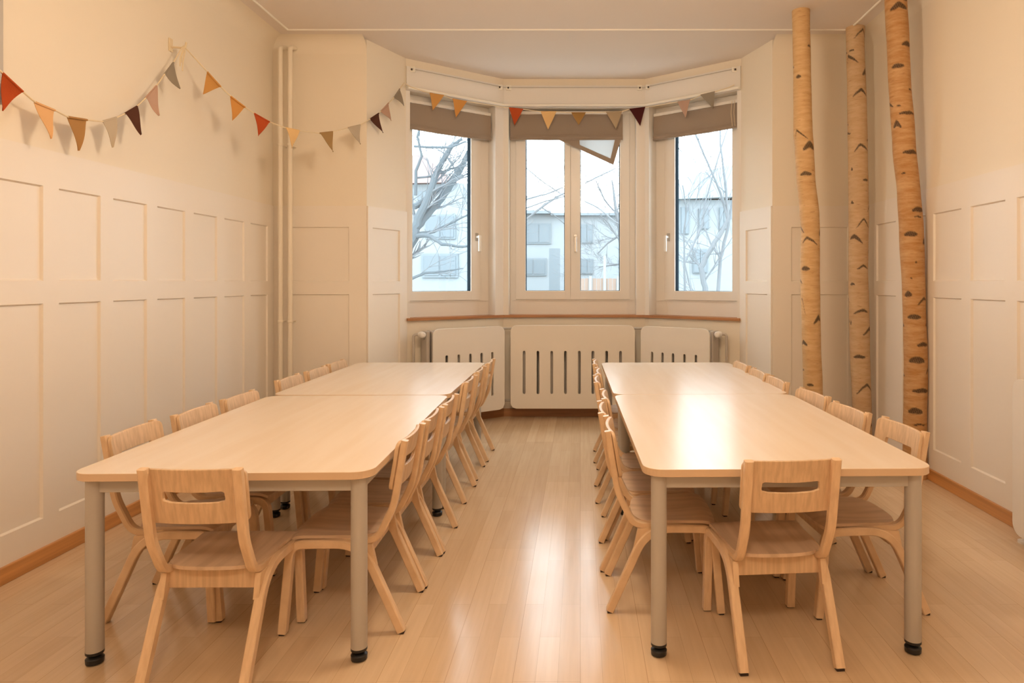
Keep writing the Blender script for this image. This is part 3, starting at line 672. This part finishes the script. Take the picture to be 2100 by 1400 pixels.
# ------------------------------------------------------------------ bunting
def plan_hit(px, p, q):
    k = (px-CX)/F; d = (q[0]-p[0], q[1]-p[1]); t = (k*p[1]-p[0])/(d[0]-k*d[1]); return p[1]+d[1]*t
bp_ = mitred([B, Cc, D, E], .055)
def bdepth(px):
    if px <= 376: return -2.235*F/(px-CX)
    if px <= 829: return plan_hit(px, (-2.235, 3.75), (-1.375, 5.36))
    if px <= 1035: return plan_hit(px, bp_[0], bp_[1])
    if px <= 1322: return bp_[1][1]
    return plan_hit(px, bp_[3], bp_[2])
def bpt(px, py): return at(px, py, bdepth(px))
G = thing('bunting', 'cloth pennant bunting strung from the left wall across the bay windows', 'bunting', (0, 0, 0))
cols = {'rust': (.48, .085, .025), 'peach': (.76, .45, .22), 'brown_gold': (.42, .225, .085), 'beige': (.52, .43, .32), 'dark': (.10, .042, .028), 'rose': (.52, .34, .26), 'grey': (.30, .255, .20), 'mustard': (.62, .32, .10), 'orange': (.64, .30, .085),
        'cream': (.80, .52, .24), 'olive': (.38, .235, .10), 'taupe': (.46, .35, .23), 'wine': (.075, .018, .018), 'ochre': (.40, .23, .08)}
fm = {k: mat('felt_'+k, v, .95, .05, bump=(300, .2)) for k, v in cols.items()}
FL = [('rust', 5, 149, 47, 188, 4, 227), ('peach', 72, 209, 113, 226, 103, 285), ('brown_gold', 140, 240, 179, 246, 161, 309), ('beige', 211, 249, 239, 241, 233, 302), ('dark', 256, 233, 281, 218, 291, 275), ('rose', 299, 201, 321, 176, 327, 237), ('grey', 338, 152, 356, 128, 369, 183),
      ('mustard', 425, 147, 453, 178, 416, 193), ('orange', 473, 197, 503, 220, 476, 247), ('rust', 521, 232, 553, 250, 530, 279), ('cream', 586, 262, 614, 268, 600, 304), ('olive', 655, 273, 682, 270, 684, 311), ('beige', 713, 262, 739, 256, 739, 296), ('dark', 759, 244, 777, 232, 785, 273), ('rose', 781, 228, 797, 211, 802, 248), ('grey', 808, 200, 820, 182, 829, 217),
      ('mustard', 881, 191, 910, 196, 888, 226), ('orange', 928, 203, 957, 208, 936, 240), ('rust', 1044, 221, 1073, 224, 1055, 257), ('cream', 1109, 229, 1141, 229, 1124, 266), ('ochre', 1172, 231, 1201, 231, 1187, 257), ('taupe', 1243, 230, 1276, 228, 1263, 264), ('wine', 1291, 224, 1323, 220, 1313, 258), ('rose', 1390, 209, 1416, 205, 1405, 241), ('grey', 1437, 195, 1466, 188, 1462, 223)]
cpts = [bpt(-60, 95), bpt(-25, 124)]
for i, f in enumerate(FL):
    if i == 7: cpts += [bpt(372, 100), bpt(376, 95), bpt(381, 99)]
    if i == 16: cpts += [bpt(829, 170), bpt(840, 177), bpt(865, 186)]
    cpts += [bpt(f[1], f[2]), bpt(f[3], f[4])]
cpts += [bpt(1490, 181), bpt(1506, 174)]
sm = []
for i in range(len(cpts)-1):
    p0, p1, p2, p3 = cpts[max(i-1, 0)], cpts[i], cpts[i+1], cpts[min(i+2, len(cpts)-1)]
    for k in range(4):
        t = k/4; sm.append(.5*((2*p1)+(p2-p0)*t+(2*p0-5*p1+4*p2-p3)*t*t+(3*p1-p0-3*p2+p3)*t**3)*.35+(p1.lerp(p2, t))*.65)
sm.append(cpts[-1])
bm = bmesh.new(); tube(bm, sm, .0035, 8); obj('cord', bm, M['cord'], G, True)
for i, (c, x0, y0, x1, y1, xt, yt) in enumerate(FL):
    p0, p1 = bpt(x0, y0), bpt(x1, y1); dm = (p0.y+p1.y)/2
    tip = at(xt, yt, dm-.012*math.sin(i*2.3)-(.02 if i in (1, 4) else 0))
    nrm = (p1-p0).cross(tip-p0).normalized()
    bm = bmesh.new(); n_ = 8; rows = []
    for j in range(n_+1):
        t = j/n_; a_, b_ = p0.lerp(tip, t), p1.lerp(tip, t); row = []
        for k in range(5):
            s = k/4; p = a_.lerp(b_, s)+nrm*(.010*math.sin(PI*s+.4*i)*(t)*(1-t*.6)+.006*math.sin(PI*t*1.3+i))
            row.append([bm.verts.new(p+nrm*.0012), bm.verts.new(p-nrm*.0012)])
        rows.append(row)
    for a_, b_ in zip(rows, rows[1:]):
        for k in range(4):
            for q in (0, 1): bm.faces.new((a_[k][q], a_[k+1][q], b_[k+1][q], b_[k][q]))
        for k in (0, 4): bm.faces.new((a_[k][0], b_[k][0], b_[k][1], a_[k][1]))
    for k in range(4): bm.faces.new((rows[0][k][0], rows[0][k+1][0], rows[0][k+1][1], rows[0][k][1]))
    bmesh.ops.remove_doubles(bm, verts=bm.verts, dist=.0001)
    o = obj('pennant', bm, fm[c], G, True); o['label'] = c.replace('_', ' ')+' pennant'
    hem = [p0+nrm*.001, p1+nrm*.001]
    bm = bmesh.new(); tube(bm, hem, .0052, 6); obj('hem', bm, fm[c], o)
hp = bpt(376, 95)
for dx, ln in ((-.010, .115), (.012, .135), (.002, .09)):
    bm = bmesh.new(); tube(bm, [hp+Vector((0, 0, .002)), hp+Vector((.004, dx, -.02)), hp+Vector((-.01, dx*1.2, -ln*.6)), hp+Vector((-.012, dx, -ln))], .0035, 6); obj('cord_tail', bm, M['cord'], G)
K = thing('wall_hook', 'cream hook on the left wall holding up the bunting', 'hook', (XL, hp.y, hp.z))
bm = bmesh.new(); box(bm, (0, -.016, -.03), (.008, .016, .045), bev=.004); obj('backplate', bm, M['cord'], K)
bm = bmesh.new(); tube(bm, fillet([(.006, 0, -.004), (.085, 0, -.010), (.092, 0, .022)], [.015]), .006, 8); obj('peg', bm, M['cord'], K, True)

# ------------------------------------------------------------------ assumed pendant lamps, out of view, added as warm room fill
em = bpy.data.materials.new('fill_lamp_glow'); em.use_nodes = True; nt = em.node_tree; nt.nodes.clear()
oo = nt.nodes.new('ShaderNodeOutputMaterial'); ee = nt.nodes.new('ShaderNodeEmission'); ee.inputs[0].default_value = (*FILL_COLOR, 1); ee.inputs[1].default_value = FILL_POWER; nt.links.new(ee.outputs[0], oo.inputs[0])
for (x, y), lab in (((-.1, 2.45), 'added opal fill lamp out of view over the tables'), ((-.1, -.3), 'added opal fill lamp behind the camera')):
    T_ = thing('fill_lamp', lab, 'lamp', (x, y, ZC), 0, 'added unseen fill lamps')
    bm = bmesh.new(); lathe(bm, [(.02, -.045), (.055, -.035), (.06, 0)], (0, 0, 0), 32); obj('base', bm, M['white'], T_, True)
    bm = bmesh.new(); tube(bm, [(0, 0, -.04), (0, 0, -.18)], .008, 10); obj('rod', bm, M['white'], T_, True)
    bm = bmesh.new(); lathe(bm, [(max(.004, .17*math.sin(PI*k/20)), -.34-.17*math.cos(PI*k/20)) for k in range(21)], (0, 0, 0), 32); obj('fill_globe', bm, em, T_, True)

# ------------------------------------------------------------------ outdoors
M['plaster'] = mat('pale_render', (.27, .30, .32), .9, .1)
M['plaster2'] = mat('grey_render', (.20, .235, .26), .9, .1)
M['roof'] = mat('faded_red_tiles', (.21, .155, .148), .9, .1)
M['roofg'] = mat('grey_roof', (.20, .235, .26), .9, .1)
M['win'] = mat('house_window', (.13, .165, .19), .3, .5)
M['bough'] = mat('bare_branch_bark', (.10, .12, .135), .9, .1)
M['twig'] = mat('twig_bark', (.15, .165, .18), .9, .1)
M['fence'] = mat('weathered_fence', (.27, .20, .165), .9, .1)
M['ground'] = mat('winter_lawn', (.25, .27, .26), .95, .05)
bm = bmesh.new(); box(bm, (-60, 6.6, -1.4), (60, 130, -1.2)); g_ = obj('ground', bm, M['ground']); g_['kind'] = 'structure'
def house(name, label, y, xs, ztop, depth, m, windows, extra=None):
    T_ = thing(name, label, 'building', ((xs[0]+xs[1])/2, y, -1.2)); ox, oz = (xs[0]+xs[1])/2, -1.2
    bm = bmesh.new(); box(bm, (xs[0]-ox, 0, 0), (xs[1]-ox, depth, ztop-oz)); obj('wall', bm, m, T_)
    for (px0, py0, px1, py1) in windows:
        a_, b_ = at(px0, py1, y), at(px1, py0, y)
        bm = bmesh.new(); box(bm, (a_.x-ox, -.12, a_.z-oz), (b_.x-ox, .05, b_.z-oz)); f = obj('window', bm, M['plaster2'], T_)
        bm = bmesh.new(); k = (b_.x-a_.x)*.06; box(bm, (a_.x-ox+k, -.16, a_.z-oz+k), ((a_.x+b_.x)/2-ox-k*.4, -.115, b_.z-oz-k)); box(bm, ((a_.x+b_.x)/2-ox+k*.4, -.16, a_.z-oz+k), (b_.x-ox-k, -.115, b_.z-oz-k)); obj('pane', bm, M['win'], f)
    return T_, ox, oz
y = 50; a_ = at(1010, 440, y); b_ = at(1300, 436, y)
T_, ox, oz = house('apartment_building', 'white flat roofed building seen through the middle window', y, (a_.x, b_.x), b_.z, 12, M['plaster'], [(1080, 458, 1130, 500), (1066, 529, 1121, 565), (1191, 460, 1216, 499), (1191, 530, 1217, 562), (1030, 458, 1060, 500)])
bm = bmesh.new(); q0, q1 = at(1005, 432, y-.6), at(1129, 438, y-.6); box(bm, (q0.x-ox, -.8, q1.z-oz), (q1.x-ox, 12.5, q0.z-oz)); q0, q1 = at(1129, 436, y-.6), at(1305, 441, y-.6); box(bm, (q0.x-ox, -.5, q1.z-oz), (q1.x-ox, 12.5, q0.z-oz)); obj('roof', bm, M['roofg'], T_)
bm = bmesh.new(); q0, q1 = at(1126, 509, 44), at(1148, 620, 44); box(bm, (q0.x, 44, -1.2), (q1.x, 45, q0.z)); tag(obj('chimney_stack', bm, M['plaster2']), 'grey blue block standing before the white flat roofed building', 'block')
y = 34; a_ = at(760, 400, y); b_ = at(957, 392, y)
T_, ox, oz = house('house', 'white house with faded red roof seen through the left window', y, (a_.x, b_.x), at(0, 376, y).z, 9, M['plaster'], [(866, 520, 940, 569), (873, 440, 935, 490), (858, 392, 876, 412), (795, 520, 840, 569)])
p = [at(750, 378, y-.4), at(935, 374, y-.4), at(868, 318, y+4), at(800, 318, y+4)]
bm = bmesh.new(); pts = [(p[0].x, -.5, p[0].z), (p[1].x, -.5, p[1].z), (p[1].x, 9.5, p[1].z), (p[0].x, 9.5, p[0].z)]; vv = [bm.verts.new((x-ox, y_, z-oz)) for x, y_, z in pts]; rg = [bm.verts.new((p[3].x-ox, 4, p[3].z-oz)), bm.verts.new((p[2].x-ox, 4, p[2].z-oz))]
for f in ((0, 1, 5, 4), (1, 2, 5), (2, 3, 4, 5), (3, 0, 4)): bm.faces.new([(vv+rg)[i] for i in f])
bm.faces.new(vv); obj('roof', bm, M['roof'], T_)
y = 30; a_ = at(1385, 420, y); b_ = at(1640, 400, y)
T_, ox, oz = house('house', 'pale house with grey pitched roof seen through the right window', y, (a_.x, b_.x), at(0, 410, y).z, 9, M['plaster'], [(1432, 428, 1452, 470), (1396, 425, 1412, 480), (1474, 425, 1492, 470), (1420, 510, 1450, 560), (1540, 430, 1570, 470)])
bm = bmesh.new(); q = [at(1380, 411, y), at(1660, 400, y), at(1660, 270, y), at(1398, 346, y)]
pr = [(q[0].x, -.5, q[0].z), (q[1].x, -.5, q[1].z), (q[2].x, 4, q[2].z), (q[3].x, 4, q[3].z)]; bk = [(q[0].x, 9.5, q[0].z), (q[1].x, 9.5, q[1].z)]
vv = [bm.verts.new((x-ox, y_, z-oz)) for x, y_, z in pr+bk]
for f in ((0, 1, 2, 3), (3, 2, 5, 4), (0, 3, 4), (1, 5, 2), (0, 4, 5, 1)): bm.faces.new([vv[i] for i in f])
obj('roof', bm, M['roofg'], T_)
bm = bmesh.new()
T_ = thing('garden_fence', 'pinkish wooden fence with white posts seen through the middle window', 'fence', at(1240, 600, 26).to_tuple()); base = T_.location.copy()
bm = bmesh.new(); x0, x1 = at(1175, 0, 26).x, at(1330, 0, 26).x; zt, zb = at(0, 571, 26).z, -1.2; k = 0; x = x0
while x < x1: box(bm, (x-base.x, 0, zb-base.z), (x+.14-base.x, .03, zt-base.z+.03*(k % 2)*.3)); x += .155; k += 1
obj('boards', bm, M['fence'], T_)
for px in (1211, 1240, 1268):
    q = at(px, 524 if px == 1240 else 566, 25.9); bm = bmesh.new(); box(bm, (q.x-.05-base.x, -.1, -1.2-base.z), (q.x+.05-base.x, -.0, q.z-base.z)); obj('post', bm, M['plaster'], T_)
def branch(bm, p, d, L_, r, lev, rnd, zmin=-1):
    n_ = 5; pts = [p.copy()]; rs = [r]; dd = d.normalized()
    for i in range(n_):
        dd = (dd+Vector((rnd.uniform(-.22, .22), rnd.uniform(-.22, .22), rnd.uniform(-.16, .2)))).normalized(); pts.append(pts[-1]+dd*L_/n_); rs.append(max(.004, r*(1-.75*(i+1)/n_)))
        if lev > 0 and rnd.random() < .85:
            for _ in range(1 if lev > 1 else 2):
                sd = (dd+Vector((rnd.uniform(-1, 1), rnd.uniform(-.8, .8), rnd.uniform(-.5, .9)))).normalized(); branch(bm, pts[-1], sd, L_*rnd.uniform(.45, .7), rs[-1]*.55, lev-1, rnd)
    tube(bm, pts, rs, 5, False)
def tree(label, dep, limbs, seed, lev=2, mt='bough', spread=.8, dens=.3, tl=1.0, group='bare trees outside'):
    rnd = random.Random(seed); bx = at(limbs[0][0][0], 0, dep).x
    T_ = thing('bare_tree', label, 'tree', (bx, dep, -1.2), 0, group); off_ = Vector((bx, dep, -1.2))
    big = bmesh.new(); small = bmesh.new()
    for li, lb_ in enumerate(limbs):
        pts = []; rs = []; dv = rnd.uniform(-spread, spread); n_ = len(lb_)
        for i, (px, py, wp) in enumerate(lb_):
            dd = dep+(dv*i/(n_-1) if li else 0); q = at(px, py, dd); pts.append(q-off_); rs.append(wp*dd/F/2)
        fine = []; fr = []
        for i in range(n_-1):
            for k in range(4):
                t = k/4; fine.append(pts[i].lerp(pts[i+1], t)+Vector((rnd.uniform(-1, 1), 0, rnd.uniform(-1, 1)))*rs[i]*.22); fr.append(rs[i]*(1-t)+rs[i+1]*t)
        fine.append(pts[-1]); fr.append(rs[-1]); tube(big, fine, fr, 8)
        for i in range(1, len(fine)-1):
            if rnd.random() < dens and fine[i].z > 1.6:
                d = (fine[i+1]-fine[i]).normalized(); d = (d+Vector((rnd.uniform(-1, 1), rnd.uniform(-1, 1), rnd.uniform(-.5, .9)))).normalized()
                branch(small, fine[i], d, tl*rnd.uniform(.5, 1.3)*dep/11, max(.006, fr[i]*.35), lev-1, rnd)
    obj('trunk', big, M[mt], T_, True); obj('twigs', small, M['twig'], T_, True)
    return T_
tree('dark spreading tree with thick boughs outside the left window', 11, [
    [(800, 740, 46), (815, 560, 34), (845, 485, 26), (858, 450, 17), (880, 395, 14), (900, 345, 12), (925, 300, 10), (948, 285, 5)],
    [(845, 480, 20), (865, 452, 16), (905, 405, 16), (930, 372, 14), (952, 330, 11), (985, 270, 7)],
    [(850, 425, 13), (880, 400, 10), (915, 380, 9), (948, 335, 7)],
    [(848, 483, 12), (880, 483, 9), (905, 500, 7), (950, 506, 5), (985, 500, 3)],
    [(846, 480, 8), (890, 475, 6), (930, 455, 4), (960, 440, 3)],
    [(820, 580, 10), (846, 571, 6), (870, 560, 5), (910, 556, 4), (950, 550, 2)],
    [(852, 400, 7), (853, 350, 6), (865, 320, 5), (856, 280, 5), (868, 240, 3)],
    [(850, 300, 5), (890, 302, 5), (925, 302, 5), (955, 290, 3)], [(852, 365, 4), (885, 362, 4), (925, 345, 4), (960, 340, 2)],
    [(840, 600, 8), (800, 520, 8), (780, 400, 6), (790, 300, 4)]], 3)
tree('thin branched tree outside the middle window', 14, [
    [(1020, 760, 10), (1030, 560, 8), (1045, 480, 7), (1085, 445, 4), (1110, 425, 5), (1140, 405, 4), (1180, 385, 3), (1215, 368, 3), (1262, 345, 2)],
    [(1040, 470, 5), (1080, 408, 4), (1120, 398, 3), (1160, 382, 3)], [(1080, 345, 2), (1110, 370, 2.5), (1142, 392, 2), (1170, 410, 2)],
    [(1110, 425, 3), (1135, 440, 2.5), (1165, 465, 2)], [(1190, 408, 2.5), (1225, 425, 3), (1262, 455, 3), (1300, 470, 3)], [(1045, 460, 4), (1070, 430, 3), (1120, 412, 3), (1160, 402, 2.5)]], 9, 2, 'twig', 1.2, .3)
tree('grey misty tree behind the fence in the middle window', 28.5, [
    [(1285, 660, 14), (1280, 560, 10), (1272, 480, 8), (1262, 420, 6), (1255, 370, 3)], [(1275, 500, 5), (1250, 460, 3), (1230, 440, 2)], [(1272, 480, 5), (1245, 500, 3), (1225, 520, 2)],
    [(1266, 440, 4), (1240, 410, 3), (1222, 370, 2)], [(1278, 540, 5), (1245, 545, 3), (1228, 548, 2)], [(1270, 450, 4), (1290, 400, 3), (1300, 350, 2)]], 21, 3, 'twig', .4, .7, tl=.4)
tree('forked tree with crossing stems outside the right window', 12, [
    [(1450, 760, 14), (1446, 590, 12), (1438, 548, 11), (1455, 515, 10), (1480, 475, 8), (1493, 445, 6), (1488, 380, 5), (1478, 300, 4), (1476, 250, 3)],
    [(1438, 548, 6), (1425, 535, 4), (1410, 520, 3)], [(1418, 600, 4), (1404, 540, 3), (1420, 505, 4), (1440, 462, 5), (1445, 420, 4), (1462, 360, 3), (1480, 300, 3), (1495, 255, 2)],
    [(1470, 620, 8), (1478, 528, 7), (1492, 470, 6), (1505, 400, 5), (1510, 320, 3)], [(1478, 528, 4), (1460, 505, 4), (1444, 465, 3)],
    [(1492, 450, 5), (1478, 395, 5), (1465, 365, 4), (1445, 320, 4), (1428, 280, 4), (1415, 240, 3)], [(1405, 600, 5), (1402, 480, 3), (1408, 430, 3), (1400, 380, 2)]], 5, 2, 'twig', .8, .18)
